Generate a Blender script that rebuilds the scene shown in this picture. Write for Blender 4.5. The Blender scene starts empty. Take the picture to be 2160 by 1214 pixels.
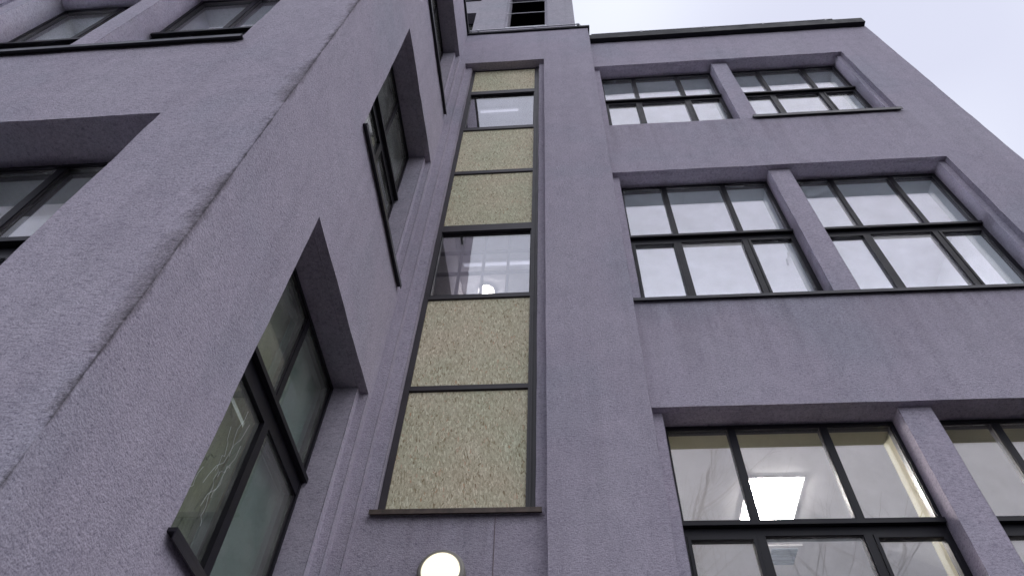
import bpy, math, random
from mathutils import Vector, Matrix, noise

# ------------------------------------------------------------------ scene, camera, sky, sun, exposure
scene = bpy.context.scene
col = scene.collection
EYE = 1.6                       # camera height above the ground; heights below are measured from the eye
R = math.radians

cam_data = bpy.data.cameras.new('camera')
cam_data.sensor_width = 36.0
cam_data.lens = 1491.94 / 2160 * 36.0
cam_data.clip_start = 0.05
cam_data.clip_end = 3000
cam = bpy.data.objects.new('camera', cam_data)
col.objects.link(cam)
YAW, PITCH, ROLL = -0.11790753, 0.92349454, 0.05559613
_B = Matrix(((1, 0, 0), (0, 0, -1), (0, 1, 0)))
_Rz = Matrix(((math.cos(YAW), -math.sin(YAW), 0), (math.sin(YAW), math.cos(YAW), 0), (0, 0, 1)))
_P = Matrix(((1, 0, 0), (0, math.cos(PITCH), math.sin(PITCH)), (0, -math.sin(PITCH), math.cos(PITCH))))
_Ro = Matrix(((math.cos(ROLL), -math.sin(ROLL), 0), (math.sin(ROLL), math.cos(ROLL), 0), (0, 0, 1)))
_C2W = (_Ro @ _P @ _B @ _Rz).transposed() @ Matrix(((1, 0, 0), (0, -1, 0), (0, 0, -1)))
cam.matrix_world = Matrix.Translation((0, 0, EYE)) @ _C2W.to_4x4()
scene.camera = cam

SUN_EL, SUN_AZ = R(50), R(125)          # azimuth clockwise from +Y
world = bpy.data.worlds.new('World')
scene.world = world
world.use_nodes = True
wn, wl = world.node_tree.nodes, world.node_tree.links
wn.clear()
w_out = wn.new('ShaderNodeOutputWorld')
sky = wn.new('ShaderNodeTexSky')
sky.sky_type = 'NISHITA'
sky.sun_disc = False
sky.sun_elevation = SUN_EL
sky.sun_rotation = SUN_AZ
bg1 = wn.new('ShaderNodeBackground')
bg1.inputs['Strength'].default_value = 0.10
wl.new(sky.outputs['Color'], bg1.inputs['Color'])
tc = wn.new('ShaderNodeTexCoord')
cl = wn.new('ShaderNodeTexNoise')
cl.inputs['Scale'].default_value = 1.3
cl.inputs['Detail'].default_value = 2
cl.inputs['Roughness'].default_value = 0.5
cmap = wn.new('ShaderNodeMapping')
cmap.inputs['Location'].default_value = (0.35, 0.0, 0.2)
wl.new(tc.outputs['Generated'], cmap.inputs['Vector'])
wl.new(cmap.outputs['Vector'], cl.inputs['Vector'])
cr = wn.new('ShaderNodeValToRGB')
cr.color_ramp.elements[0].position = 0.36
cr.color_ramp.elements[0].color = (0.60, 0.615, 0.74, 1)
cr.color_ramp.elements[1].position = 0.60
cr.color_ramp.elements[1].color = (0.84, 0.87, 0.96, 1)
wl.new(cl.outputs['Fac'], cr.inputs['Fac'])
bg2 = wn.new('ShaderNodeBackground')
bg2.inputs['Strength'].default_value = 1.08
wl.new(cr.outputs['Color'], bg2.inputs['Color'])
mixs = wn.new('ShaderNodeMixShader')
mixs.inputs['Fac'].default_value = 0.9
wl.new(bg1.outputs[0], mixs.inputs[1])
wl.new(bg2.outputs[0], mixs.inputs[2])
wl.new(mixs.outputs[0], w_out.inputs['Surface'])

sun_data = bpy.data.lights.new('sun', 'SUN')
sun_data.energy = 0.5
sun_data.angle = R(60)
sun_data.color = (1.0, 0.97, 0.95)
sun = bpy.data.objects.new('sun', sun_data)
col.objects.link(sun)
_sd = Vector((math.sin(SUN_AZ) * math.cos(SUN_EL), math.cos(SUN_AZ) * math.cos(SUN_EL), math.sin(SUN_EL)))
sun.rotation_euler = _sd.to_track_quat('Z', 'Y').to_euler()
sun.location = _sd * 60

vs = scene.view_settings
vs.view_transform = 'Standard'
vs.look = 'None'
vs.exposure = 0.3
vs.gamma = 1.0
vs.use_curve_mapping = False
scene.cycles.max_bounces = 10
scene.cycles.transparent_max_bounces = 12
scene.cycles.caustics_reflective = False
scene.cycles.caustics_refractive = False
scene.cycles.sample_clamp_indirect = 6.0


# ------------------------------------------------------------------ mesh helpers
class MB:
    """collects faces; build() links them as ONE mesh object (heights are from the eye, lifted to the ground here)"""

    def __init__(self):
        self.v, self.f, self.key = [], [], {}

    def vert(self, p, weld=True):
        if weld:
            k = (round(p[0], 4), round(p[1], 4), round(p[2], 4))
            i = self.key.get(k)
            if i is None:
                i = self.key[k] = len(self.v)
                self.v.append(tuple(p))
            return i
        self.v.append(tuple(p))
        return len(self.v) - 1

    def face(self, pts, weld=True):
        self.f.append([self.vert(p, weld) for p in pts])

    def box(self, x0, x1, y0, y1, z0, z1):
        x0, x1 = min(x0, x1), max(x0, x1)
        y0, y1 = min(y0, y1), max(y0, y1)
        z0, z1 = min(z0, z1), max(z0, z1)
        b = len(self.v)
        for z in (z0, z1):
            self.v += [(x0, y0, z), (x1, y0, z), (x1, y1, z), (x0, y1, z)]
        for q in ((3, 2, 1, 0), (4, 5, 6, 7), (0, 1, 5, 4), (1, 2, 6, 5), (2, 3, 7, 6), (3, 0, 4, 7)):
            self.f.append([b + i for i in q])
        return self

    def tube(self, pts, radii, n=8, caps=True):
        pts = [Vector(p) for p in pts]
        if not isinstance(radii, (list, tuple)):
            radii = [radii] * len(pts)
        rings = []
        up = None
        for i, p in enumerate(pts):
            t = (pts[min(i + 1, len(pts) - 1)] - pts[max(i - 1, 0)]).normalized()
            if up is None:
                up = t.orthogonal().normalized()
            up = (up - t * up.dot(t)).normalized()
            s = t.cross(up)
            b = len(self.v)
            for k in range(n):
                a = 2 * math.pi * k / n
                self.v.append(tuple(p + (up * math.cos(a) + s * math.sin(a)) * radii[i]))
            rings.append(b)
        for a, b in zip(rings, rings[1:]):
            for k in range(n):
                j = (k + 1) % n
                self.f.append([a + k, a + j, b + j, b + k])
        if caps:
            self.f.append([rings[0] + k for k in reversed(range(n))])
            self.f.append([rings[-1] + k for k in range(n)])
        return self

    def lathe(self, prof, centre, axis_y=-1, n=48):
        """profile of (radius, distance out of the wall) turned about a horizontal axis along Y"""
        cx, cy, cz = centre
        rings = []
        for r, h in prof:
            b = len(self.v)
            if r < 1e-6:
                self.v.append((cx, cy + axis_y * h, cz))
                rings.append((b, 1))
            else:
                for k in range(n):
                    a = 2 * math.pi * k / n
                    self.v.append((cx + r * math.cos(a), cy + axis_y * h, cz + r * math.sin(a)))
                rings.append((b, n))
        for (a, na), (b, nb) in zip(rings, rings[1:]):
            for k in range(n):
                j = (k + 1) % n
                if na == 1:
                    self.f.append([a, b + j, b + k])
                elif nb == 1:
                    self.f.append([a + k, a + j, b])
                else:
                    self.f.append([a + k, a + j, b + j, b + k])
        return self

    def build(self, name, mat, parent=None, smooth=False):
        me = bpy.data.meshes.new(name)
        me.from_pydata([(x, y, z + EYE) for x, y, z in self.v], [], self.f)
        me.materials.append(mat)
        if smooth:
            me.polygons.foreach_set('use_smooth', [True] * len(me.polygons))
        me.update()
        o = bpy.data.objects.new(name, me)
        col.objects.link(o)
        if parent is not None:
            attach(o, parent)
        return o


def attach(o, parent):
    o.parent = parent
    o.matrix_parent_inverse = world_of(parent).inverted()


def world_of(o):
    m = o.matrix_basis.copy()
    if o.parent is not None:
        m = world_of(o.parent) @ o.matrix_parent_inverse @ m
    return m


def tag(o, label=None, cat=None, group=None, kind=None):
    for k, v in (('label', label), ('category', cat), ('group', group), ('kind', kind)):
        if v:
            o[k] = v
    return o


def empty(name, loc):
    o = bpy.data.objects.new(name, None)
    col.objects.link(o)
    o.location = loc
    o.empty_display_size = 0.2
    return o


# ------------------------------------------------------------------ materials
def new_mat(name):
    m = bpy.data.materials.new(name)
    m.use_nodes = True
    nt = m.node_tree
    nt.nodes.clear()
    out = nt.nodes.new('ShaderNodeOutputMaterial')
    bs = nt.nodes.new('ShaderNodeBsdfPrincipled')
    nt.links.new(bs.outputs[0], out.inputs['Surface'])
    return m, nt, bs


def N(nt, typ, **inp):
    n = nt.nodes.new(typ)
    for k, v in inp.items():
        n.inputs[k.replace('_', ' ')].default_value = v
    return n


def coords(nt, scale=(1, 1, 1), rot=(0, 0, 0), loc=(0, 0, 0)):
    t = nt.nodes.new('ShaderNodeTexCoord')
    mp = nt.nodes.new('ShaderNodeMapping')
    mp.inputs['Scale'].default_value = scale
    mp.inputs['Rotation'].default_value = rot
    mp.inputs['Location'].default_value = loc
    nt.links.new(t.outputs['Object'], mp.inputs['Vector'])
    return mp.outputs['Vector']


def ramp(nt, src, stops):
    r = nt.nodes.new('ShaderNodeValToRGB')
    e = r.color_ramp.elements
    while len(e) < len(stops):
        e.new(0.5)
    for el, (p, c) in zip(e, stops):
        el.position = p
        el.color = (*c, 1) if len(c) == 3 else c
    nt.links.new(src, r.inputs['Fac'])
    return r.outputs['Color']


def mixc(nt, typ, fac, a, b):
    m = nt.nodes.new('ShaderNodeMix')
    m.data_type = 'RGBA'
    m.blend_type = typ
    for sock, v in ((m.inputs[0], fac), (m.inputs[6], a), (m.inputs[7], b)):
        if isinstance(v, (int, float)):
            sock.default_value = v
        elif isinstance(v, tuple):
            sock.default_value = (*v, 1)
        else:
            nt.links.new(v, sock)
    return m.outputs[2]


def math_n(nt, op, a, b=None, clamp=False):
    m = nt.nodes.new('ShaderNodeMath')
    m.operation = op
    m.use_clamp = clamp
    for i, v in enumerate((a, b)):
        if v is None:
            continue
        if isinstance(v, (int, float)):
            m.inputs[i].default_value = v
        else:
            nt.links.new(v, m.inputs[i])
    return m.outputs[0]


def stucco(name, base, corner=None, grain=1.0, sills=()):
    """sprayed render: fine sand grain, soft blotches, faint water runs; corner=(x, y): a dirty rubbed vertical edge"""
    m, nt, bs = new_mat(name)
    v = coords(nt)
    fine = N(nt, 'ShaderNodeTexNoise', Scale=150.0, Detail=3.0, Roughness=0.65)
    nt.links.new(v, fine.inputs['Vector'])
    vor = N(nt, 'ShaderNodeTexVoronoi', Scale=105.0)
    nt.links.new(v, vor.inputs['Vector'])
    mid = N(nt, 'ShaderNodeTexNoise', Scale=9.0, Detail=5.0, Roughness=0.6)
    nt.links.new(v, mid.inputs['Vector'])
    big = N(nt, 'ShaderNodeTexNoise', Scale=0.9, Detail=4.0, Roughness=0.55)
    nt.links.new(v, big.inputs['Vector'])
    runs = N(nt, 'ShaderNodeTexNoise', Scale=1.0, Detail=4.0, Roughness=0.6)
    nt.links.new(coords(nt, (7, 7, 0.35)), runs.inputs['Vector'])
    grit = N(nt, 'ShaderNodeTexNoise', Scale=48.0, Detail=4.0, Roughness=0.75)
    nt.links.new(coords(nt, (0.8, 0.8, 1.7)), grit.inputs['Vector'])
    c = ramp(nt, big.outputs['Fac'], [(0.32, (base[0] * 0.92, base[1] * 0.955, base[2] * 0.965)), (0.5, (base[0] * 1.0, base[1] * 0.985, base[2] * 1.0)), (0.68, (base[0] * 1.03, base[1] * 1.03, base[2] * 1.03))])
    c = mixc(nt, 'MULTIPLY', 0.8, c, ramp(nt, mid.outputs['Fac'], [(0.3, (0.90, 0.90, 0.91)), (0.7, (1.06, 1.06, 1.05))]))
    c = mixc(nt, 'MULTIPLY', 1.0, c, ramp(nt, fine.outputs['Fac'], [(0.28, (0.60, 0.60, 0.62)), (0.46, (0.97, 0.97, 0.97)), (0.72, (1.16, 1.16, 1.15))]))
    c = mixc(nt, 'MULTIPLY', 1.0, c, ramp(nt, grit.outputs['Fac'], [(0.30, (0.62, 0.62, 0.65)), (0.45, (0.95, 0.95, 0.96)), (0.66, (1.14, 1.14, 1.13))]))
    c = mixc(nt, 'MULTIPLY', 0.32, c, ramp(nt, runs.outputs['Fac'], [(0.34, (0.80, 0.80, 0.80)), (0.52, (1.0, 1.0, 1.0))]))
    g = nt.nodes.new('ShaderNodeNewGeometry')
    sx = nt.nodes.new('ShaderNodeSeparateXYZ')
    nt.links.new(g.outputs['Position'], sx.inputs[0])
    if sills:
        drip = N(nt, 'ShaderNodeTexNoise', Scale=1.0, Detail=5.0, Roughness=0.65)
        nt.links.new(coords(nt, (11, 11, 0.5)), drip.inputs['Vector'])
        dr = ramp(nt, drip.outputs['Fac'], [(0.44, (0, 0, 0)), (0.66, (1, 1, 1))])
        for zs, x1, reach in sills:
            t = math_n(nt, 'DIVIDE', math_n(nt, 'SUBTRACT', zs + EYE, sx.outputs['Z']), reach)
            k = math_n(nt, 'MULTIPLY', math_n(nt, 'GREATER_THAN', t, 0.0), math_n(nt, 'SUBTRACT', 1.0, t, clamp=True))
            k = math_n(nt, 'MULTIPLY', k, math_n(nt, 'LESS_THAN', sx.outputs['X'], x1))
            k = math_n(nt, 'MULTIPLY', k, math_n(nt, 'ADD', math_n(nt, 'MULTIPLY', dr, 0.36), 0.08))
            c = mixc(nt, 'MULTIPLY', k, c, (0.62, 0.60, 0.58))
    if corner:
        dx = math_n(nt, 'ABSOLUTE', math_n(nt, 'SUBTRACT', sx.outputs['X'], corner[0]))
        dy = math_n(nt, 'ABSOLUTE', math_n(nt, 'SUBTRACT', sx.outputs['Y'], corner[1]))
        dd = math_n(nt, 'ADD', dx, math_n(nt, 'MULTIPLY', dy, 3.5))
        st = N(nt, 'ShaderNodeTexNoise', Scale=3.2, Detail=6.0, Roughness=0.7)
        nt.links.new(v, st.inputs['Vector'])
        w = ramp(nt, st.outputs['Fac'], [(0.40, (0.004,) * 3), (0.64, (0.17,) * 3)])
        msk = math_n(nt, 'SUBTRACT', 1.0, math_n(nt, 'DIVIDE', dd, w), clamp=True)
        msk = math_n(nt, 'MULTIPLY', msk, ramp(nt, grit.outputs['Fac'], [(0.30, (1.0,) * 3), (0.65, (0.55,) * 3)]))
        c = mixc(nt, 'MULTIPLY', msk, c, (0.38, 0.37, 0.34))
        brk = N(nt, 'ShaderNodeTexNoise', Scale=11.0, Detail=5.0, Roughness=0.8)
        nt.links.new(v, brk.inputs['Vector'])
        wid = ramp(nt, brk.outputs['Fac'], [(0.40, (0.002,) * 3), (0.66, (0.045,) * 3)])
        line = math_n(nt, 'SUBTRACT', 1.0, math_n(nt, 'DIVIDE', dd, wid), clamp=True)
        c = mixc(nt, 'MULTIPLY', math_n(nt, 'MULTIPLY', line, 0.7), c, (0.34, 0.33, 0.34))
    nt.links.new(c, bs.inputs['Base Color'])
    bs.inputs['Roughness'].default_value = 0.95
    bs.inputs['Specular IOR Level'].default_value = 0.15
    h = math_n(nt, 'ADD', math_n(nt, 'MULTIPLY', fine.outputs['Fac'], 1.0), math_n(nt, 'MULTIPLY', vor.outputs['Distance'], 0.6))
    h = math_n(nt, 'ADD', h, math_n(nt, 'MULTIPLY', grit.outputs['Fac'], 1.6))
    bp = N(nt, 'ShaderNodeBump', Strength=0.55 * grain, Distance=0.007)
    bv = nt.nodes.new('ShaderNodeBevel')
    bv.samples = 4
    bv.inputs['Radius'].default_value = 0.014
    nt.links.new(bv.outputs[0], bp.inputs['Normal'])
    nt.links.new(h, bp.inputs['Height'])
    nt.links.new(bp.outputs[0], bs.inputs['Normal'])
    return m


def plain(name, colr, rough=0.5, metal=0.0, spec=0.5, vary=0.12, scale=14.0, bump=0.0, stretch=(1, 1, 1)):
    m, nt, bs = new_mat(name)
    n = N(nt, 'ShaderNodeTexNoise', Scale=scale, Detail=5.0, Roughness=0.6)
    nt.links.new(coords(nt, stretch), n.inputs['Vector'])
    lo = tuple(c * (1 - vary) for c in colr)
    hi = tuple(c * (1 + vary) for c in colr)
    nt.links.new(ramp(nt, n.outputs['Fac'], [(0.3, lo), (0.7, hi)]), bs.inputs['Base Color'])
    nt.links.new(ramp(nt, n.outputs['Fac'], [(0.3, (max(0, rough - 0.08),) * 3), (0.7, (min(1, rough + 0.08),) * 3)]), bs.inputs['Roughness'])
    bs.inputs['Metallic'].default_value = metal
    bs.inputs['Specular IOR Level'].default_value = spec
    if bump:
        b = N(nt, 'ShaderNodeBump', Strength=bump, Distance=0.004)
        nt.links.new(n.outputs['Fac'], b.inputs['Height'])
        nt.links.new(b.outputs[0], bs.inputs['Normal'])
    return m


def glass(name, tint=(0.93, 0.96, 0.95), f0=0.075, wave=0.02, dirt=0.04):
    """window glass: mirror by Fresnel over a tinted see-through pane, slightly wavy, thin film of dust"""
    m = bpy.data.materials.new(name)
    m.use_nodes = True
    nt = m.node_tree
    nt.nodes.clear()
    out = nt.nodes.new('ShaderNodeOutputMaterial')
    tr = nt.nodes.new('ShaderNodeBsdfTransparent')
    tr.inputs['Color'].default_value = (*tint, 1)
    gl = nt.nodes.new('ShaderNodeBsdfGlossy')
    gl.inputs['Roughness'].default_value = 0.0
    # Fresnel reflectance (Schlick) of the sheet, the same from either side
    g = nt.nodes.new('ShaderNodeNewGeometry')
    dt = nt.nodes.new('ShaderNodeVectorMath')
    dt.operation = 'DOT_PRODUCT'
    nt.links.new(g.outputs['Normal'], dt.inputs[0])
    nt.links.new(g.outputs['Incoming'], dt.inputs[1])
    om = math_n(nt, 'SUBTRACT', 1.0, math_n(nt, 'ABSOLUTE', dt.outputs['Value']), clamp=True)
    fres = math_n(nt, 'ADD', math_n(nt, 'MULTIPLY', math_n(nt, 'POWER', om, 5.0), 1 - f0), f0)
    n = N(nt, 'ShaderNodeTexNoise', Scale=2.2, Detail=1.0)
    nt.links.new(coords(nt), n.inputs['Vector'])
    b = N(nt, 'ShaderNodeBump', Strength=wave, Distance=0.05)
    nt.links.new(n.outputs['Fac'], b.inputs['Height'])
    nt.links.new(b.outputs[0], gl.inputs['Normal'])
    mx = nt.nodes.new('ShaderNodeMixShader')
    nt.links.new(fres, mx.inputs[0])
    nt.links.new(tr.outputs[0], mx.inputs[1])
    nt.links.new(gl.outputs[0], mx.inputs[2])
    df = nt.nodes.new('ShaderNodeBsdfDiffuse')
    df.inputs['Color'].default_value = (0.45, 0.44, 0.42, 1)
    dn = N(nt, 'ShaderNodeTexNoise', Scale=3.5, Detail=6.0, Roughness=0.7)
    nt.links.new(coords(nt), dn.inputs['Vector'])
    mx2 = nt.nodes.new('ShaderNodeMixShader')
    nt.links.new(ramp(nt, dn.outputs['Fac'], [(0.35, (dirt * 0.3,) * 3), (0.75, (dirt * 1.8,) * 3)]), mx2.inputs[0])
    nt.links.new(mx.outputs[0], mx2.inputs[1])
    nt.links.new(df.outputs[0], mx2.inputs[2])
    nt.links.new(mx2.outputs[0], out.inputs['Surface'])
    return m


def emit(name, colr, strength):
    m = bpy.data.materials.new(name)
    m.use_nodes = True
    nt = m.node_tree
    nt.nodes.clear()
    out = nt.nodes.new('ShaderNodeOutputMaterial')
    e = nt.nodes.new('ShaderNodeEmission')
    e.inputs['Color'].default_value = (*colr, 1)
    e.inputs['Strength'].default_value = strength
    nt.links.new(e.outputs[0], out.inputs['Surface'])
    return m


def osb(name, seed):
    """oriented strand board: layers of long random flakes, mostly upright, with dark gaps and a few reddish strands"""
    m, nt, bs = new_mat(name)
    c = None
    hsum = None
    for i, (rot, sc, off) in enumerate(((1.25, 58, 0), (-0.75, 66, 7), (0.55, 60, 13), (-0.28, 74, 21), (0.14, 68, 31))):
        # rotate in the plane of the board first
        t = nt.nodes.new('ShaderNodeTexCoord')
        mp1 = nt.nodes.new('ShaderNodeMapping')
        mp1.inputs['Rotation'].default_value = (0, rot, 0)
        nt.links.new(t.outputs['Object'], mp1.inputs['Vector'])
        wob = N(nt, 'ShaderNodeTexNoise', Scale=6.0, Detail=2.0)
        nt.links.new(mp1.outputs[0], wob.inputs['Vector'])
        ad = mixc(nt, 'ADD', 0.035, mp1.outputs[0], wob.outputs['Color'])
        mp2 = nt.nodes.new('ShaderNodeMapping')
        mp2.inputs['Scale'].default_value = (sc * 2.0, 1, sc * 0.5)
        mp2.inputs['Location'].default_value = (off + seed * 3.1, 0, seed * 1.7 + off)
        nt.links.new(ad, mp2.inputs['Vector'])
        vo = N(nt, 'ShaderNodeTexVoronoi', Scale=1.0, Randomness=1.0)
        vo.voronoi_dimensions = '3D'
        nt.links.new(mp2.outputs[0], vo.inputs['Vector'])
        sep = nt.nodes.new('ShaderNodeSeparateColor')
        nt.links.new(vo.outputs['Color'], sep.inputs[0])
        flake = ramp(nt, sep.outputs[0], [(0.0, (0.30, 0.23, 0.14)), (0.05, (0.50, 0.44, 0.32)), (0.40, (0.64, 0.595, 0.465)), (0.8, (0.72, 0.68, 0.55)), (0.96, (0.86, 0.83, 0.71)), (1.0, (0.58, 0.38, 0.25))])
        edge = ramp(nt, vo.outputs['Distance'], [(0.55, (1, 1, 1)), (0.95, (0.62, 0.57, 0.48))])
        flake = mixc(nt, 'MULTIPLY', 0.8, flake, edge)
        if c is None:
            c, hsum = flake, sep.outputs[1]
        else:
            msk = ramp(nt, sep.outputs[1], [(0.55, (0, 0, 0)), (0.60, (1, 1, 1))])
            c = mixc(nt, 'MIX', msk, c, flake)
            hsum = math_n(nt, 'ADD', hsum, math_n(nt, 'MULTIPLY', sep.outputs[2], 0.6))
    big = N(nt, 'ShaderNodeTexNoise', Scale=2.3, Detail=4.0)
    nt.links.new(coords(nt, (1, 1, 1), (0, 0, 0), (seed * 5.0, 0, 0)), big.inputs['Vector'])
    c = mixc(nt, 'MULTIPLY', 0.8, c, ramp(nt, big.outputs['Fac'], [(0.3, (0.94, 1.0, 0.88)), (0.7, (1.08, 1.02, 0.93))]))
    nt.links.new(c, bs.inputs['Base Color'])
    bs.inputs['Roughness'].default_value = 0.75
    bs.inputs['Specular IOR Level'].default_value = 0.25
    b = N(nt, 'ShaderNodeBump', Strength=0.35, Distance=0.002)
    nt.links.new(hsum, b.inputs['Height'])
    nt.links.new(b.outputs[0], bs.inputs['Normal'])
    return m


WALL = (0.475, 0.436, 0.510)
AX, AY = -1.405, 1.348                   # outer corner of the near wing
M = dict(
    wall=stucco('lilac grey render', WALL, None, 1.0, ((2.60, -0.15, 0.9),)),
    wall_main=stucco('lilac grey render with runs', WALL, None, 1.0, ((4.79, 4.3, 1.0), (8.37, 4.3, 0.9), (11.76, 9.0, 0.5))),
    wall_corner=stucco('lilac grey render with rubbed corner', WALL, (AX, AY)),
    soffit=stucco('lilac grey render reveal', WALL, None, 0.5),
    frame=plain('anthracite window paint', (0.010, 0.009, 0.014), 0.5, spec=0.3, vary=0.25, scale=9),
    brown=plain('brown anodised frame', (0.036, 0.030, 0.036), 0.45, vary=0.2, scale=8),
    sill=plain('dark sheet metal', (0.022, 0.021, 0.028), 0.4, 0.3, vary=0.3, scale=11),
    rust=plain('weathered brown sheet metal', (0.10, 0.075, 0.062), 0.6, 0.2, vary=0.45, scale=18),
    cap=plain('parapet sheet metal', (0.012, 0.012, 0.017), 0.6, 0.0, 0.25, vary=0.3, scale=6),
    wire=plain('galvanised wire', (0.74, 0.74, 0.78), 0.45, 0.3, vary=0.15, scale=30),
    white=plain('white wall paint', (0.80, 0.80, 0.82), 0.8, vary=0.03, scale=2),
    olive=plain('yellowed wall paint', (0.42, 0.40, 0.25), 0.8, vary=0.08, scale=2),
    lining=plain('grey reveal paint', (0.33, 0.36, 0.37), 0.8, vary=0.04, scale=3),
    olive_dark=plain('olive reveal paint', (0.30, 0.285, 0.18), 0.8, vary=0.06, scale=3),
    pale_cloth=plain('pale strip for bright slit', (0.72, 0.72, 0.66), 0.9, vary=0.1, scale=20),
    blind3=plain('olive curtain', (0.33, 0.315, 0.20), 0.9, vary=0.2, scale=9, bump=0.2, stretch=(1, 6, 0.6)),
    floor=plain('pale linoleum', (0.17, 0.17, 0.18), 0.6, vary=0.1, scale=3),
    blind=plain('grey green blind cloth', (0.33, 0.42, 0.385), 0.9, vary=0.06, scale=60, bump=0.1),
    blind2=plain('grey blind cloth', (0.22, 0.22, 0.25), 0.9, vary=0.06, scale=60, bump=0.1),
    glass=glass('window glass', (0.95, 0.95, 0.98), 0.085),
    glass_green=glass('green tinted glass', (0.84, 0.90, 0.87), 0.07, 0.02, 0.15),
    joint=plain('weathered joint', (0.22, 0.18, 0.19), 0.9, vary=0.4, scale=8),
    dark=plain('unlit interior', (0.02, 0.022, 0.02), 0.9),
    led=emit('lit panel', (0.90, 0.94, 1.0), 78.0),
    led_warm=emit('lit warm panel', (1.0, 0.94, 0.85), 110.0),
    lamp=emit('lit opal disc', (1.0, 0.91, 0.70), 1.15),
    warm=emit('warm stair lamp', (1.0, 0.94, 0.80), 26.0),
    tubelit=emit('dim tube', (0.92, 0.95, 1.0), 1.0),
    glass_stair=glass('stair window glass', (0.86, 0.85, 0.92), 0.42, 0.02, 0.05),
    stairpaint=plain('grey stair paint', (0.76, 0.76, 0.80), 0.8, vary=0.05, scale=2),
    lampring=plain('grey lamp housing', (0.26, 0.245, 0.22), 0.5, 0.1, vary=0.15),
    crackw=plain('bright crack edge', (0.75, 0.80, 0.78), 0.3),
    crackd=plain('dark crack', (0.02, 0.03, 0.03), 0.4),
    bark=plain('grey brown bark', (0.10, 0.085, 0.07), 0.95, vary=0.35, scale=25, bump=0.5),
    paving=stucco('worn paving', (0.045, 0.044, 0.045)),
    tower=stucco('paler grey render', (0.47, 0.45, 0.50), None, 0.6),
    vent=plain('blue grey vent slats', (0.30, 0.36, 0.42), 0.5),
    plastic=plain('white plastic', (0.82, 0.82, 0.83), 0.4, vary=0.03),
)
OSB = [osb('strand board %d' % i, i) for i in range(5)]

# ------------------------------------------------------------------ ground
GR = -EYE
ground = MB()
ground.box(-600, 600, -600, 600, GR - 0.3, GR).build('ground', M['paving'])
tag(bpy.data.objects['ground'], kind='structure')

# ------------------------------------------------------------------ the building
bld = empty('building', (0.0, 3.8, 0.0))
tag(bld, 'lilac grey rendered building with deep dark framed windows and a boarded stair window', 'building')

FRONT = lambda Y: (lambda u, n: (u, Y - n))          # u along +X, n out of the wall towards -Y
SIDE = lambda X: (lambda u, n: (X + n, u))           # u along +Y, n out of the wall towards +X


def cuts(a, b, marks, step):
    xs = sorted(set([a, b] + [round(m, 4) for m in marks if a < m < b]))
    out = []
    for p, q in zip(xs, xs[1:]):
        k = max(1, int(math.ceil((q - p) / step)))
        out += [p + (q - p) * i / k for i in range(k)]
    return out + [xs[-1]]


def skin(mb, axis, u0, u1, z0, z1, holes, depth, step, zmarks=(), back=None, fine=None):
    """a wall face with openings and their reveals; back=depth of an inner face too"""
    us = cuts(u0, u1, [h[0] for h in holes] + [h[1] for h in holes] + (list(fine) if fine else []), step)
    zs = cuts(z0, z1, [h[2] for h in holes] + [h[3] for h in holes] + list(zmarks), step)
    nd = max(1, int(round(depth / max(step, 0.05))))
    ds = [depth * i / nd for i in range(nd + 1)]

    def P(u, z, n):
        x, y = axis(u, n)
        return (x, y, z)

    def hole(u, z):
        return any(h[0] < u < h[1] and h[2] < z < h[3] for h in holes)
    nu, nz = len(us) - 1, len(zs) - 1
    H = [[hole((us[i] + us[i + 1]) / 2, (zs[j] + zs[j + 1]) / 2) for j in range(nz)] for i in range(nu)]
    for i in range(nu):
        for j in range(nz):
            a, b, c, d = us[i], us[i + 1], zs[j], zs[j + 1]
            if not H[i][j]:
                mb.face([P(a, c, 0), P(b, c, 0), P(b, d, 0), P(a, d, 0)])
                if back:
                    mb.face([P(b, c, -back), P(a, c, -back), P(a, d, -back), P(b, d, -back)])
                continue
            for k in range(nd):
                e, f = -ds[k], -ds[k + 1]
                if i == 0 or not H[i - 1][j]:
                    mb.face([P(a, c, e), P(a, d, e), P(a, d, f), P(a, c, f)])
                if i == nu - 1 or not H[i + 1][j]:
                    mb.face([P(b, c, f), P(b, d, f), P(b, d, e), P(b, c, e)])
                if j == 0 or not H[i][j - 1]:
                    mb.face([P(a, c, f), P(b, c, f), P(b, c, e), P(a, c, e)])
                if j == nz - 1 or not H[i][j + 1]:
                    mb.face([P(a, d, e), P(b, d, e), P(b, d, f), P(a, d, f)])


def roughen(mb, amp, keep=None):
    """hand-trowelled unevenness of the render"""
    for i, (x, y, z) in enumerate(mb.v):
        p = Vector((x, y, z))
        q = noise.noise_vector(p * 3.0) * amp + noise.noise_vector(p * 9.0) * (amp * 0.35)
        if keep:
            q = keep(p, q)
        mb.v[i] = (x + q.x, y + q.y, z + q.z * 0.7)


def bevel(o, w=0.0):
    # crisp arrises between faces, soft shading across each face
    o.data.set_sharp_from_angle(angle=R(40))
    return o


# heights of the openings: (sill, lintel)
RZ = [(1.40, 3.57), (4.80, 7.14), (8.385, 10.50)]
BZ = [(1.415, 3.525), (4.80, 7.095), (8.42, 10.56)]
AZ = [(1.30, 3.436), (4.61, 6.78), (8.2, 10.4)]
RY, CY = 3.80, 3.62
RX0, RX1, PIER0, PIER1 = 0.604, 4.205, 2.328, 2.552
BY0, BY1 = 2.07, 3.537
AXH = -2.05                              # right edge of the openings in the near front
TOPZ = 11.80
STEP = 0.05

allz = [z for pr in RZ + BZ + AZ for z in pr]

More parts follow.
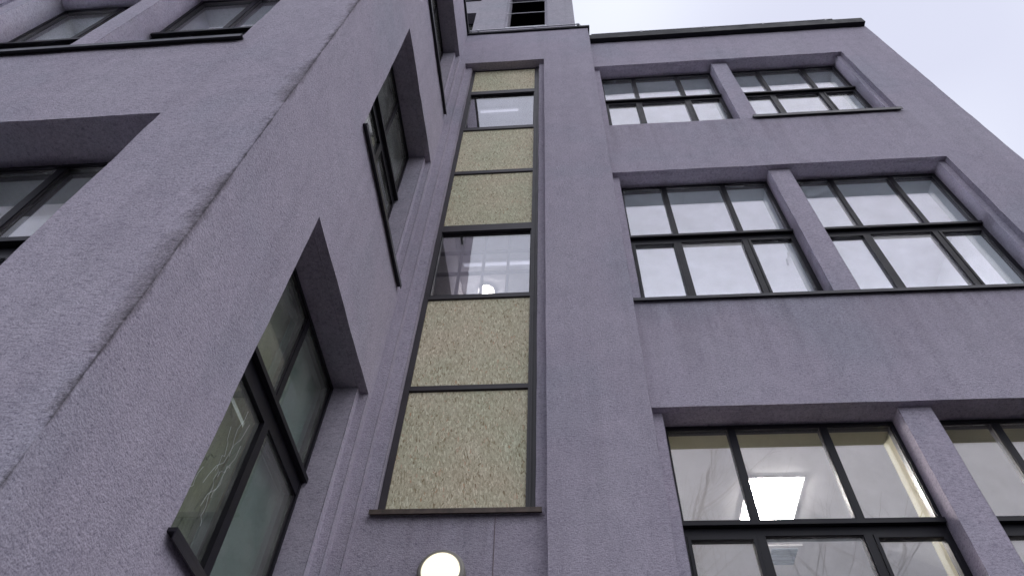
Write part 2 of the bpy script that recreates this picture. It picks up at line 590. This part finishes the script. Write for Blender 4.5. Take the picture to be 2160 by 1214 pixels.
# near wing: front and side in one skin, stained outer corner
mb = MB()
skin(mb, FRONT(AY), -4.85, AX, 0.0, TOPZ, [(-6.3, AXH, a, b) for a, b in AZ], 0.062, STEP, allz)
skin(mb, SIDE(AX), AY, CY, 0.0, TOPZ, [(BY0, BY1, a, b) for a, b in BZ], 0.062, STEP, allz)
roughen(mb, 0.0042)
wing = bevel(mb.build('wing_wall', M['wall_corner'], bld, True))
tag(wing, 'near wing wall with a dirty rubbed corner')
mb = MB()
skin(mb, FRONT(AY), -9.0, -4.85, 0.0, TOPZ, [(-6.3, -4.0, a, b) for a, b in AZ], 0.062, 0.6, allz)
mb.box(-9.0, AX, AY, AY + 0.5, GR, 0.0)
mb.box(AX - 0.5, AX, AY + 0.5, CY, GR, 0.0)
mb.build('plinth_wall', M['wall'], bld)

# stair bay: pilaster front with a shallow recess down to the ground
mb = MB()
skin(mb, FRONT(CY), AX, 0.5756, GR, TOPZ, [(-1.3195, -0.141, GR, 10.46)], 0.072, STEP)
for k in range(int((TOPZ - GR) / 0.2)):
    z0 = GR + (TOPZ - GR) * k / int((TOPZ - GR) / 0.2)
    z1 = GR + (TOPZ - GR) * (k + 1) / int((TOPZ - GR) / 0.2)
    mb.face([(0.5756, CY, z0), (0.5756, RY, z0), (0.5756, RY, z1), (0.5756, CY, z1)], False)
roughen(mb, 0.0038)
bevel(mb.build('stair_bay_wall', M['wall'], bld, True), 0.012)
mb = MB()
SX0, SX1, SZ0, SZ1 = -1.225, -0.216, 2.63, 10.46
skin(mb, FRONT(CY + 0.072), -1.40, 0.55, GR, TOPZ, [(SX0, SX1, SZ0, SZ1)], 0.32, STEP, (), 0.32)
roughen(mb, 0.003)
bevel(mb.build('stair_recess_wall', M['wall'], bld, True), 0.006)

# right wing
mb = MB()
skin(mb, FRONT(RY), 0.5756, 4.92, 0.0, TOPZ, [(RX0, RX1, a, b) for a, b in RZ], 0.062, STEP, allz)
skin(mb, SIDE(4.92), RY, 12.0, 0.0, TOPZ, [], 0.06, 0.25, allz)
roughen(mb, 0.0042)
bevel(mb.build('main_wall', M['wall_main'], bld, True), 0.010)
MB().box(0.5756, 4.92, RY, RY + 0.45, GR, 0.0).build('plinth_wall', M['wall'], bld)


def inner(axis, u0, u1, holes, thick, name):
    mb = MB()
    skin(mb, axis, u0, u1, 0.0, TOPZ, holes, thick, 0.07, (), thick)
    roughen(mb, 0.003)
    return bevel(mb.build(name, M['soffit'], bld, True), 0.006)


ST = 0.066                                # step of the jambs
inner(FRONT(RY + 0.062), 0.58, 4.90, [(RX0 + ST + 0.014, PIER0, a, b) for a, b in RZ] + [(PIER1, RX1 - ST, a, b) for a, b in RZ], 0.39, 'window_surround_wall')
inner(FRONT(AY + 0.062), -9.0, AX - 0.07, [(g0, g1, a, b) for a, b in AZ for g0, g1 in ((-3.257, AXH - ST), (-4.59, -3.44), (-5.92, -4.77))], 0.44, 'window_surround_wall')
inner(SIDE(AX - 0.062), AY + 0.51, CY + 0.05, [(BY0 + ST, BY1 - ST, a, b) for a, b in BZ], 0.40, 'window_surround_wall')


# ------------------------------------------------------------------ windows
class Win:
    """one framed window: u along the wall, n out of the wall"""

    def __init__(self, axis):
        self.axis = axis

    def bar(self, u0, u1, z0, z1, n0, n1, mb=None):
        mb = mb or MB()
        xa, ya = self.axis(u0, n0)
        xb, yb = self.axis(u1, n1)
        return mb.box(xa, xb, ya, yb, z0, z1)


def frame_ring(w, u0, u1, z0, z1, t, n0, n1):
    mb = MB()
    w.bar(u0, u0 + t, z0, z1, n0, n1, mb)
    w.bar(u1 - t, u1, z0, z1, n0, n1, mb)
    w.bar(u0 + t, u1 - t, z1 - t, z1, n0, n1, mb)
    w.bar(u0 + t, u1 - t, z0, z0 + t, n0, n1, mb)
    return mb


rnd = random.Random(7)


def pane(w, u0, u1, z0, z1, n, mat, parent):
    """a glass sheet set in by hand: a hair out of true so that each mirrors a little differently"""
    mb = MB()
    t = 0.010
    e = [rnd.uniform(-0.0018, 0.0018) for _ in range(4)]
    c = [(u0, z0), (u1, z0), (u1, z1), (u0, z1)]
    fr = [(*w.axis(u, n + d), z) for (u, z), d in zip(c, e)]
    bk = [(*w.axis(u, n - t + d), z) for (u, z), d in zip(c, e)]
    mb.face(fr)
    mb.face(bk[::-1])
    for i in range(4):
        j = (i + 1) % 4
        mb.face([fr[j], fr[i], bk[i], bk[j]])
    return mb.build('pane', mat, parent)


def window(axis, u0, u1, z0, z1, nf, tz0, tz1, mull, gmat, sashes=(), label=None, lining=-0.45, lmat='lining', up_w=0.050, lo_w=0.054):
    """frame front at n=nf; transom between tz0 and tz1; mull = mullion centres; sashes = lower bays that open"""
    w = Win(axis)
    ln = MB()
    for q in ((u0 + 0.003, u0 + 0.009, z0 + 0.01, z1 - 0.01), (u1 - 0.009, u1 - 0.003, z0 + 0.01, z1 - 0.01), (u0 + 0.010, u1 - 0.010, z1 - 0.009, z1 - 0.003)):
        w.bar(q[0], q[1], q[2], q[3], nf - 0.078, lining, ln)
    g = 0.004
    u0, u1, z0, z1 = u0 + g, u1 - g, z0 + g, z1 - g
    t, dep = 0.026, 0.075
    root = frame_ring(w, u0, u1, z0, z1, t, nf - dep, nf).build('window', M['frame'], bld)
    if label:
        root['label'] = label
    ln.build('reveal_lining', M[lmat], root)
    tr = w.bar(u0 + t, u1 - t, tz0, tz1, nf - dep + 0.002, nf - 0.004)
    w.bar(u0 + 0.006, u1 - 0.006, tz1 - 0.036, tz1 - 0.002, nf + 0.001, nf + 0.034, tr)       # weather bar
    tr.build('transom', M['frame'], root)
    for m in mull:
        w.bar(m - up_w / 2, m + up_w / 2, tz1, z1 - t, nf - dep + 0.003, nf - 0.006).build('mullion', M['frame'], root)
        w.bar(m - lo_w / 2, m + lo_w / 2, z0 + t, tz0, nf - dep + 0.003, nf - 0.002).build('mullion', M['frame'], root)
    ub = [u0 + t] + [e for m in mull for e in (m - up_w / 2, m + up_w / 2)] + [u1 - t]
    lb = [u0 + t] + [e for m in mull for e in (m - lo_w / 2, m + lo_w / 2)] + [u1 - t]
    up, lo = [], []
    for k in range(len(mull) + 1):
        a, b = ub[2 * k], ub[2 * k + 1]
        bead = frame_ring(w, a, b, tz1, z1 - t, 0.005, nf - 0.023, nf - 0.014)
        bead.build('glazing_bead', M['brown'], root)
        up.append(pane(w, a + 0.004, b - 0.004, tz1 + 0.004, z1 - t - 0.004, nf - 0.024, gmat, root))
        a, b = lb[2 * k], lb[2 * k + 1]
        if k in sashes:
            s = frame_ring(w, a + 0.003, b - 0.003, z0 + t + 0.003, tz0 - 0.003, 0.022, nf - 0.05, nf + 0.004)
            s.build('sash', M['frame'], root)
            a, b, za, zb = a + 0.025, b - 0.025, z0 + t + 0.025, tz0 - 0.025
        else:
            za, zb = z0 + t, tz0
            frame_ring(w, a, b, za, zb, 0.005, nf - 0.023, nf - 0.014).build('glazing_bead', M['brown'], root)
        lo.append(pane(w, a + 0.004, b - 0.004, za + 0.004, zb - 0.004, nf - 0.022, gmat, root))
    return root, w, up, lo


RT = [(2.655, 2.75), (5.995, 6.10), (9.545, 9.62)]
for (a, b), (t0, t1), flo in zip(RZ, RT, ('lowest', 'middle', 'top')):
    ax = FRONT(RY)
    r1, w, up, lo = window(ax, RX0 + ST + 0.02, PIER0, a, b, -0.205, t0, t1, (1.180, 1.830), M['glass'], (0, 2),
                           'dark framed six pane window of the %s row, left of the pier' % flo, -0.45, 'olive_dark' if flo == 'lowest' else 'lining')
    r2, w2, up2, lo2 = window(ax, PIER1, RX1 - ST, a, b, -0.205, t0, t1, (3.015, 3.655), M['glass'], (0, 2),
                              'dark framed six pane window of the %s row, right of the pier' % flo, -0.45, 'olive_dark' if flo == 'lowest' else 'lining')
    if flo == 'middle':
        h = MB()
        w.bar(2.215, 2.228, 5.78, 5.86, -0.30, -0.285, h)
        h.tube([(2.221, RY + 0.29, 5.80), (2.205, RY + 0.335, 5.80), (2.195, RY + 0.34, 5.70)], 0.009, 8)
        h.build('handle', M['plastic'], r1)
        h = MB().box(0.600, 4.212, RY - 0.032, RY + 0.205, a - 0.002, a + 0.014)
        h.box(0.600, 4.212, RY - 0.032, RY - 0.027, a - 0.022, a - 0.0025)
        h.build('window_sill', M['sill'], bld)
    elif flo == 'top':
        h = MB().box(2.44, 4.222, RY - 0.036, RY + 0.205, a + 0.002, a + 0.016)
        h.box(2.44, 4.222, RY - 0.036, RY - 0.030, a - 0.046, a + 0.0015)
        h.build('window_sill', M['sill'], bld)
    else:
        MB().box(0.600, 4.212, RY - 0.032, RY + 0.205, a - 0.002, a + 0.014).build('window_sill', M['sill'], bld)

AT = [(2.53, 2.635), (5.63, 5.74), (9.2, 9.34)]
for fi, ((a, b), (t0, t1)) in enumerate(zip(AZ[:2], AT)):
    for gi, (g0, g1, ms) in enumerate(((-3.257, AXH - ST, (-2.70,)), (-4.59, -3.44, (-4.02,)), (-5.92, -4.77, (-5.35,)))):
        if fi == 0 and gi > 1:
            continue
        window(FRONT(AY), g0, g1, a, b, -0.262, t0, t1, ms, M['glass'], (1,),
               'dark window at the left edge of the near wing front, %s row, %s bay' % (('lower', 'upper')[fi], ('first', 'second', 'third')[gi]), -0.50, 'lining')
    s = MB().box(-6.31, AXH + 0.03, AY - 0.035, AY + 0.262, a - 0.002, a + 0.014)
    s.box(-6.31, AXH + 0.03, AY - 0.035, AY - 0.030, a - 0.030, a - 0.0025)
    s.build('window_sill', M['sill'], bld)

BT = [(2.60, 2.735), (6.04, 6.17), (9.53, 9.64)]
bw = []
for fi, ((a, b), (t0, t1)) in enumerate(zip(BZ, BT)):
    r, w, up, lo = window(SIDE(AX), BY0 + ST, BY1 - ST, a, b, -0.235, t0, t1, (2.828,), M['glass_green'], (0,),
                          ('side wall window with a cracked lower pane', 'side wall window above the cracked one', 'topmost side wall window below the roof edge')[fi])
    bw.append((r, w, up, lo))
    # blind cloth hanging behind the far bay (both bays on the upper floors)
    bl = MB()
    if fi == 0:
        w.bar(2.80, BY1 - ST - 0.012, t0 + 0.02, b - 0.012, -0.355, -0.350, bl)
        w.bar(2.80, BY1 - ST - 0.012, a + 0.03, t0 + 0.018, -0.357, -0.352, bl)
        cu = MB()
        w.bar(BY0 + ST + 0.012, 2.93, t0 + 0.02, b - 0.012, -0.375, -0.370, cu)
        w.bar(BY0 + ST + 0.012, 2.535, a + 0.03, t0 + 0.018, -0.377, -0.372, cu)
        w.bar(2.50, 2.93, a + 0.03, t0 + 0.016, -0.397, -0.392, cu)
        ed = w.bar(2.52, 2.555, a + 0.03, t0 + 0.017, -0.387, -0.382)
        ed.build('bright_slit_strip', M['pale_cloth'], r)  # pale colour stands in for the bright slit between the curtain pieces
        cu.build('curtain', M['blind3'], r)
    else:
        w.bar(BY0 + ST + 0.012, BY1 - ST - 0.012, a + 0.03, b - 0.012, -0.355, -0.350, bl)
    bl.build('blind', M['blind'] if fi == 0 else M['blind2'], r)
    s = MB()
    xa = AX + 0.036
    s.box(AX - 0.235, xa, BY0 - 0.012, BY1 + 0.006, a - 0.002, a + 0.014)
    s.box(xa - 0.005, xa, BY0 - 0.012, BY1 + 0.006, a - 0.032, a - 0.0025)
    s.build('window_sill', M['sill'], bld)

# cracks of the broken lower pane beside the corner
bw[0][3][0]['label'] = 'cracked window pane'
CX = AX - 0.235 - 0.0185
paths = [[(2.62, 2.50), (2.60, 2.36), (2.63, 2.22)], [(2.46, 2.42), (2.49, 2.40), (2.515, 2.36)], [(2.68, 2.46), (2.60, 2.18), (2.52, 1.98)],
         [(2.69, 2.40), (2.63, 2.20), (2.60, 2.02), (2.55, 1.86)], [(2.70, 2.33), (2.64, 2.06), (2.58, 1.90)], [(2.46, 2.05), (2.49, 2.10), (2.53, 2.14)],
         [(2.57, 2.12), (2.61, 2.03), (2.62, 1.90), (2.645, 1.84)], [(2.62, 1.95), (2.585, 1.84), (2.60, 1.74), (2.57, 1.62)],
         [(2.66, 2.10), (2.63, 1.98)], [(2.44, 1.96), (2.47, 2.00)], [(2.55, 2.32), (2.585, 2.20), (2.57, 2.09)], [(2.50, 1.80), (2.46, 1.60)],
         [(2.68, 2.22), (2.65, 2.13), (2.61, 2.08)], [(2.66, 1.90), (2.625, 1.74), (2.60, 1.58)], [(2.40, 1.85), (2.46, 1.93), (2.47, 2.03)]]
for mat, sel in ((M['crackw'], 0), (M['crackd'], 1)):
    mb = MB()
    for i, p in enumerate(paths):
        if i % 2 == sel:
            pts = []
            for (ya, za), (yb, zb) in zip(p, p[1:]):
                for k in range(3):
                    f = k / 3
                    pts.append((CX, ya + (yb - ya) * f + rnd.uniform(-.014, .014), za + (zb - za) * f + rnd.uniform(-.02, .02)))
            pts.append((CX, *p[-1]))
            mb.tube(pts, 0.0008, 4)
    mb.build('crack', mat, bw[0][0])

# ------------------------------------------------------------------ stair window with strand boards
w = Win(FRONT(CY + 0.072))
FN = -0.055
fu0, fu1, fz0, fz1 = SX0 + 0.002, SX1 - 0.002, SZ0 + 0.02, SZ1 - 0.003
sr = MB()
w.bar(fu0, -1.178, fz0, fz1, FN - 0.07, FN, sr)
w.bar(-0.283, fu1, fz0, fz1, FN - 0.07, FN, sr)
w.bar(-0.262, -0.250, fz0, fz1, FN, FN + 0.012, sr)
w.bar(-0.238, fu1, fz0, fz1, FN, FN + 0.02, sr)
w.bar(-1.178, -0.283, fz0, 2.695, FN - 0.07, FN, sr)
w.bar(-1.178, -0.283, 10.442, fz1, FN - 0.07, FN, sr)
sw = sr.build('stair_window', M['brown'], bld)
sw['label'] = 'tall narrow stair window boarded with strand board'
levels = [(2.695, 3.745), (3.805, 4.86), (4.925, 5.955), (6.085, 7.17), (7.255, 8.34), (8.44, 9.52), (9.655, 10.442)]
for (a, b), (c, d) in zip(levels, levels[1:]):
    t = w.bar(-1.178, -0.283, b, c, FN - 0.065, FN - 0.004)
    w.bar(-1.178, -0.283, b + 0.004, b + 0.018, FN - 0.004, FN + 0.006, t)
    t.build('transom', M['brown'], sw)
ob = 0
for i, (a, b) in enumerate(levels):
    if i in (2, 5):
        pane(w, -1.180, -0.281, a - 0.003, b + 0.003, FN - 0.03, M['glass_stair'], sw)
        frame_ring(w, -1.178, -0.283, a, b, 0.010, FN - 0.028, FN - 0.008).build('glazing_bead', M['frame'], sw)
    else:
        w.bar(-1.177, -0.284, a + 0.002, b - 0.002, FN - 0.03, FN - 0.012).build('strand_board', OSB[ob], sw)
        ob += 1
# old inner sash with small panes behind the lower glass
gr = MB()
gy = -0.215
for u in (-1.215, -0.985, -0.755, -0.515, -0.275):
    w.bar(u - 0.013, u + 0.013, 4.70, 6.20, gy - 0.03, gy, gr)
for z in (4.76, 5.12, 5.475, 5.83, 6.19):
    w.bar(-1.22, -0.22, z - 0.013, z + 0.013, gy - 0.028, gy + 0.002, gr)
gr.build('inner_sash', M['brown'], sw)
sl = MB()
a = SZ0
sl.box(-1.245, -0.176, CY + 0.030, CY + 0.125, a - 0.004, a + 0.010)
sl.box(-1.245, -0.176, CY + 0.030, CY + 0.035, a - 0.024, a - 0.0045)
sl.build('window_sill', M['rust'], sw)

# upright joint strip in the render below the stair window
MB().tube([(-0.462, CY + 0.071, SZ0 - 0.03), (-0.452, CY + 0.071, 1.9), (-0.44, CY + 0.071, 0.6)], 0.003, 6).build('render_joint', M['joint'], bld)

# ------------------------------------------------------------------ parapets, roof, tower
MB().box(AX - 9, AX + 0.028, AY - 0.03, AY + 0.42, TOPZ + 0.03, TOPZ + 0.11).build('parapet_cap', M['cap'], bld)
MB().box(AX - 0.40, AX + 0.028, AY + 0.422, CY - 0.034, TOPZ + 0.03, TOPZ + 0.11).build('parapet_cap', M['cap'], bld)
MB().box(AX + 0.002, 0.603, CY - 0.03, CY + 0.42, TOPZ - 0.015, TOPZ + 0.045).build('parapet_cap', M['cap'], bld)
MB().box(0.606, 4.95, RY - 0.03, RY + 0.42, TOPZ - 0.01, TOPZ + 0.030).build('parapet_cap', M['cap'], bld)
MB().box(-9, AX - 0.02, AY + 0.02, 12, TOPZ - 0.25, TOPZ - 0.06).build('roof_slab', M['cap'], bld)
MB().box(AX, 4.9, CY + 0.1, 12, TOPZ - 0.25, TOPZ - 0.06).build('roof_slab', M['cap'], bld)

TY = 4.6
mb = MB()
skin(mb, FRONT(TY), -3.4, 0.48, TOPZ - 0.05, 19.5, [(-1.02, -0.10, 15.33, 18.6), (-3.0, -1.71, 13.6, 16.60), (-3.0, -1.71, 17.58, 19.2)], 0.03, 0.2)
skin(mb, SIDE(0.48), TY, 8.6, TOPZ - 0.05, 19.5, [], 0.03, 0.4)
tw = bevel(mb.build('tower_wall', M['tower'], bld, True), 0.012)
mb = MB()
skin(mb, FRONT(TY + 0.03), -3.38, 0.46, TOPZ - 0.05, 19.4, [(-0.965, -0.155, 15.40, 18.55), (-3.0, -1.71, 13.6, 16.60), (-3.0, -1.71, 17.58, 19.2)], 0.30, 0.4, (), 0.30)
mb.build('tower_inner_wall', M['tower'], bld)
MB().box(-3.4, 0.47, TY + 0.1, 8.6, 19.4, 19.55).build('tower_roof', M['cap'], bld)
tb = MB()
tb.box(-1.3, 0.44, TY + 1.4, TY + 1.5, 12, 19.39)
tb.box(-1.45, -1.3, TY + 0.34, TY + 1.5, 12, 19.39)
tb.build('tower_back_wall', M['dark'], bld)
lv = MB()
lv.box(-1.0, -0.12, TY - 0.012, TY + 0.12, 15.30, 15.335)
lv.build('window_sill', M['wire'], bld)
for z in (16.30, 17.17, 18.0):
    MB().tube([(-1.0, TY - 0.012, z), (-0.12, TY - 0.012, z)], 0.010, 8).build('louvre_bar', M['wire'], bld)
MB().box(-3.02, -1.66, TY - 0.03, TY + 0.25, 17.575, 17.61).build('window_sill', M['sill'], bld)
for a, b in ((13.65, 16.59), (17.62, 19.19)):
    tw_ = Win(FRONT(TY))
    fr = frame_ring(tw_, -2.99, -1.72, a, b, 0.05, -0.30, -0.23)
    fw = fr.build('window', M['frame'], bld)
    pane(tw_, -2.94, -1.77, a + 0.05, b - 0.05, -0.26, M['glass_green'], fw)

# ------------------------------------------------------------------ rooms behind the glass
RC = [3.92, 7.49, 10.95]
for i, z in enumerate(RC):
    MB().box(0.56, 4.80, RY + 0.452, 11.0, z, z + 0.18).build('room_ceiling', M['white'], bld)
    MB().box(0.56, 4.80, RY + 0.452, 11.0, z - 3.2, z - 3.19).build('room_floor', M['floor'], bld)
MB().box(0.50, 0.56, RY + 0.452, 11.0, 0.5, 11.5).build('room_wall', M['white'], bld)
MB().box(4.80, 4.86, RY + 0.452, 11.0, 0.5, 11.5).build('room_wall', M['white'], bld)
MB().box(0.50, 4.86, 11.0, 11.1, 0.5, 11.5).build('room_wall', M['white'], bld)
LC = [3.86, 7.42, 10.95]
for i, z in enumerate(LC):
    MB().box(-9, AX - 0.47, AY + 0.504, CY + 0.1, z, z + 0.18).build('room_ceiling', M['white'], bld)
    MB().box(-9, -1.48, CY + 0.102, 8.0, z, z + 0.18).build('room_ceiling', M['white'], bld)
    MB().box(-9, AX - 0.47, AY + 0.504, 8.0, z - 3.2, z - 3.19).build('room_floor', M['floor'], bld)
MB().box(-9, -1.4, 8.0, 8.1, 0.3, 11.5).build('room_wall', M['white'], bld)
MB().box(-9.1, -9.0, AY + 0.5, 8.0, 0.3, 11.5).build('room_wall', M['white'], bld)
MB().box(-1.48, -1.402, CY + 0.102, 8.0, 0.3, 11.5).build('room_wall', M['olive'], bld)
# stair shaft
MB().box(-1.40, -1.30, CY + 0.394, 7.5, GR, 11.5).build('stair_wall', M['stairpaint'], bld)
MB().box(0.36, 0.46, CY + 0.394, 7.5, GR, 11.5).build('stair_wall', M['stairpaint'], bld)
MB().box(-1.30, 0.36, 7.4, 7.5, GR, 11.5).build('stair_wall', M['stairpaint'], bld)
for z in (3.75, 7.30, 10.95):
    MB().box(-1.30, 0.36, CY + 0.394, 7.4, z, z + 0.16).build('stair_ceiling', M['stairpaint'], bld)


def panel_light(x0, x1, y0, y1, z, label, group=None, mat='led'):
    r = MB().box(x0 - 0.02, x1 + 0.02, y0 - 0.02, y1 + 0.02, z - 0.012, z - 0.002).build('ceiling_light', M['plastic'])
    tag(r, label, 'ceiling light', group)
    MB().box(x0, x1, y0, y1, z - 0.018, z - 0.0125).build('diffuser', M[mat], r)


panel_light(1.535, 1.975, 5.07, 5.72, RC[0], 'bright white rectangular ceiling panel seen through the lowest right hand window', None, 'led_warm')
G = 'added unseen panels brightening the rooms'  # unseen panels added to brighten the ceilings behind the glass
for z in RC[1:]:
    for x in (1.3, 3.2):
        panel_light(x, x + 1.0, 8.2, 9.4, z, 'added unseen ceiling panel brightening a room behind the windows', G)
for z in LC:
    for y, x in ((5.2, -7.5), (6.3, -5.2)) + (((3.2, -5.6), (2.9, -8.2), (4.4, -4.2)) if z == LC[1] else ()):
        panel_light(x, x + 1.0, y, y + 1.0, z, 'added unseen ceiling panel brightening a room behind the windows', G)


def tube_light(x0, x1, y, z, label):
    r = MB().box(x0 - 0.05, x1 + 0.05, y - 0.03, y + 0.03, z - 0.03, z - 0.002).build('tube_light', M['plastic'])
    tag(r, label, 'tube light')
    MB().tube([(x0, y, z - 0.05), (x1, y, z - 0.05)], 0.018, 10).build('tube', M['tubelit'], r)


tube_light(-1.22, -0.10, 5.06, 7.30, 'white fluorescent tube seen through the lower clear pane of the stair window')
tube_light(-1.22, -0.60, 4.58, 10.95, 'white fluorescent tube seen through the upper clear pane of the stair window')
b = MB()
b.tube([(-0.98, 5.49, 7.297), (-0.98, 5.49, 7.26)], 0.11, 32)
r = b.build('stair_lamp', M['plastic'])
tag(r, 'warm round lamp glowing low in the lower clear pane of the stair window', 'ceiling lamp')
MB().tube([(-0.98, 5.49, 7.26), (-0.98, 5.49, 7.215), (-0.98, 5.49, 7.20)], [0.095, 0.085, 0.05], 32).build('diffuser', M['warm'], r)
# ceiling vent and a disc standing in for another lit panel's tip, in the lowest right room
v = MB().box(1.82, 2.14, 6.05, 6.40, RC[0] - 0.02, RC[0] - 0.002).build('ceiling_vent', M['plastic'])
tag(v, 'square blue grey ceiling vent with a white rim behind the lowest right windows', 'vent')
for k in range(5):
    y = 6.09 + k * 0.055
    MB().box(1.86, 2.10, y, y + 0.04, RC[0] - 0.03, RC[0] - 0.0205).build('slat', M['vent'], v)
sp = MB().tube([(2.97, 5.70, RC[0] - 0.002), (2.97, 5.70, RC[0] - 0.03)], 0.05, 16).build('panel_tip', M['plastic'])
tag(sp, 'tiny white disc standing in for the tip of another lit ceiling panel behind the lowest right window, beside the pier', 'panel_tip')
MB().tube([(2.97, 5.70, RC[0] - 0.03), (2.97, 5.70, RC[0] - 0.034)], 0.04, 16).build('lens', M['led'], sp)

# ------------------------------------------------------------------ round wall lamp under the stair window
LX, LZ, LY = -0.745, 2.205, CY + 0.072
lp = MB().lathe([(0, 0.0), (0.137, 0.0), (0.137, 0.045), (0.132, 0.052), (0.137, 0.060), (0.132, 0.070), (0.124, 0.078), (0.112, 0.080), (0.110, 0.060)], (LX, LY, LZ)).build('wall_lamp', M['lampring'], None, False)
tag(lp, 'lit round wall lamp with a grey ribbed rim under the boarded stair window', 'wall lamp')
MB().lathe([(0.1095, 0.060), (0.109, 0.078), (0.095, 0.088), (0.06, 0.094), (0, 0.096)], (LX, LY, LZ)).build('diffuser', M['lamp'], lp, True)

# ------------------------------------------------------------------ lightning conductors on the parapets
def conductor(pts, clips, label):
    r = MB().tube(pts, 0.011, 8).build('lightning_conductor', M['wire'])
    tag(r, label, 'roof wire')
    for x, y, z0, z1 in clips:
        c = MB().box(x - 0.012, x + 0.012, y - 0.010, y + 0.014, z0, z1)
        c.box(x - 0.02, x + 0.02, y - 0.016, y + 0.016, z1 - 0.02, z1 + 0.006)
        c.build('clip', M['wire'], r)


zc = TOPZ + 0.045
yw = CY - 0.042
conductor([(-1.36, 3.75, zc + 0.01), (-1.36, yw, zc + 0.035), (-0.8, yw, zc + 0.04), (-0.2, yw, zc + 0.038), (0.44, yw, zc + 0.04), (0.47, yw + 0.04, zc + 0.05), (0.47, CY + 0.4, zc + 0.06)],
          [(-1.22, yw, zc, zc + 0.04), (-0.29, yw, zc, zc + 0.04), (0.42, yw, zc, zc + 0.04)],
          'thin galvanised wire along the roof edge above the boarded stair window')
zc = TOPZ + 0.030
yw = RY - 0.042
conductor([(0.64, CY + 0.4, zc + 0.05), (0.64, yw, zc + 0.045), (1.5, yw, zc + 0.05), (2.9, yw, zc + 0.046), (4.5, yw, zc + 0.05), (4.56, yw + 0.05, zc + 0.05), (4.56, RY + 0.4, zc + 0.05)],
          [(x, yw, zc, zc + 0.05) for x in (1.45, 2.466, 3.403, 4.39)],
          'thin galvanised wire along the roof edge of the right wing')


# ------------------------------------------------------------------ bare trees behind the viewer, mirrored in the lowest panes
def tree(x, y, height, seed, label):
    rr = random.Random(seed)
    root = empty('bare_tree', (x, y, 0))
    tag(root, label, 'tree', 'bare trees across the yard')
    trunk, crown = MB(), MB()

    def grow(p, d, length, rad, depth, mb):
        pts, rads = [p], [rad]
        n = 4
        for i in range(n):
            d = (d + Vector((rr.uniform(-1, 1), rr.uniform(-1, 1), rr.uniform(-0.5, 0.9))) * 0.13).normalized()
            p = p + d * (length / n)
            pts.append(p)
            rads.append(rad * (1 - 0.45 * (i + 1) / n))
        mb.tube(pts, rads, 8 if depth < 2 else 4, False)
        if depth >= 5:
            return
        kids = 5 if depth == 0 else (4 if depth < 3 else 3)
        for k in range(kids):
            q = rr.uniform(0.35, 1.0) if k else 1.0
            i = min(n - 1, int(q * n))
            f = q * n - i
            s = pts[i].lerp(pts[i + 1], f)
            out = Vector((rr.uniform(-1, 1), rr.uniform(-1, 1), rr.uniform(0.0, 0.8))).normalized()
            nd = (d * (0.9 if k == 0 else 0.55) + out * 0.75).normalized()
            grow(s, nd, length * rr.uniform(0.55, 0.78), rads[i] * (0.8 if k == 0 else 0.6), depth + 1, crown)
    grow(Vector((x, y, GR - 0.05)), Vector((0, 0, 1)), height * 0.42, height * 0.014, 0, trunk)
    trunk.build('trunk', M['bark'], root, True)
    crown.build('crown', M['bark'], root, True)


tree(1.6, -8.5, 15.5, 3, 'bare leafless tree mirrored in the lowest right hand window')
tree(7.5, -12.0, 15.0, 9, 'bare leafless tree further right, across the yard')
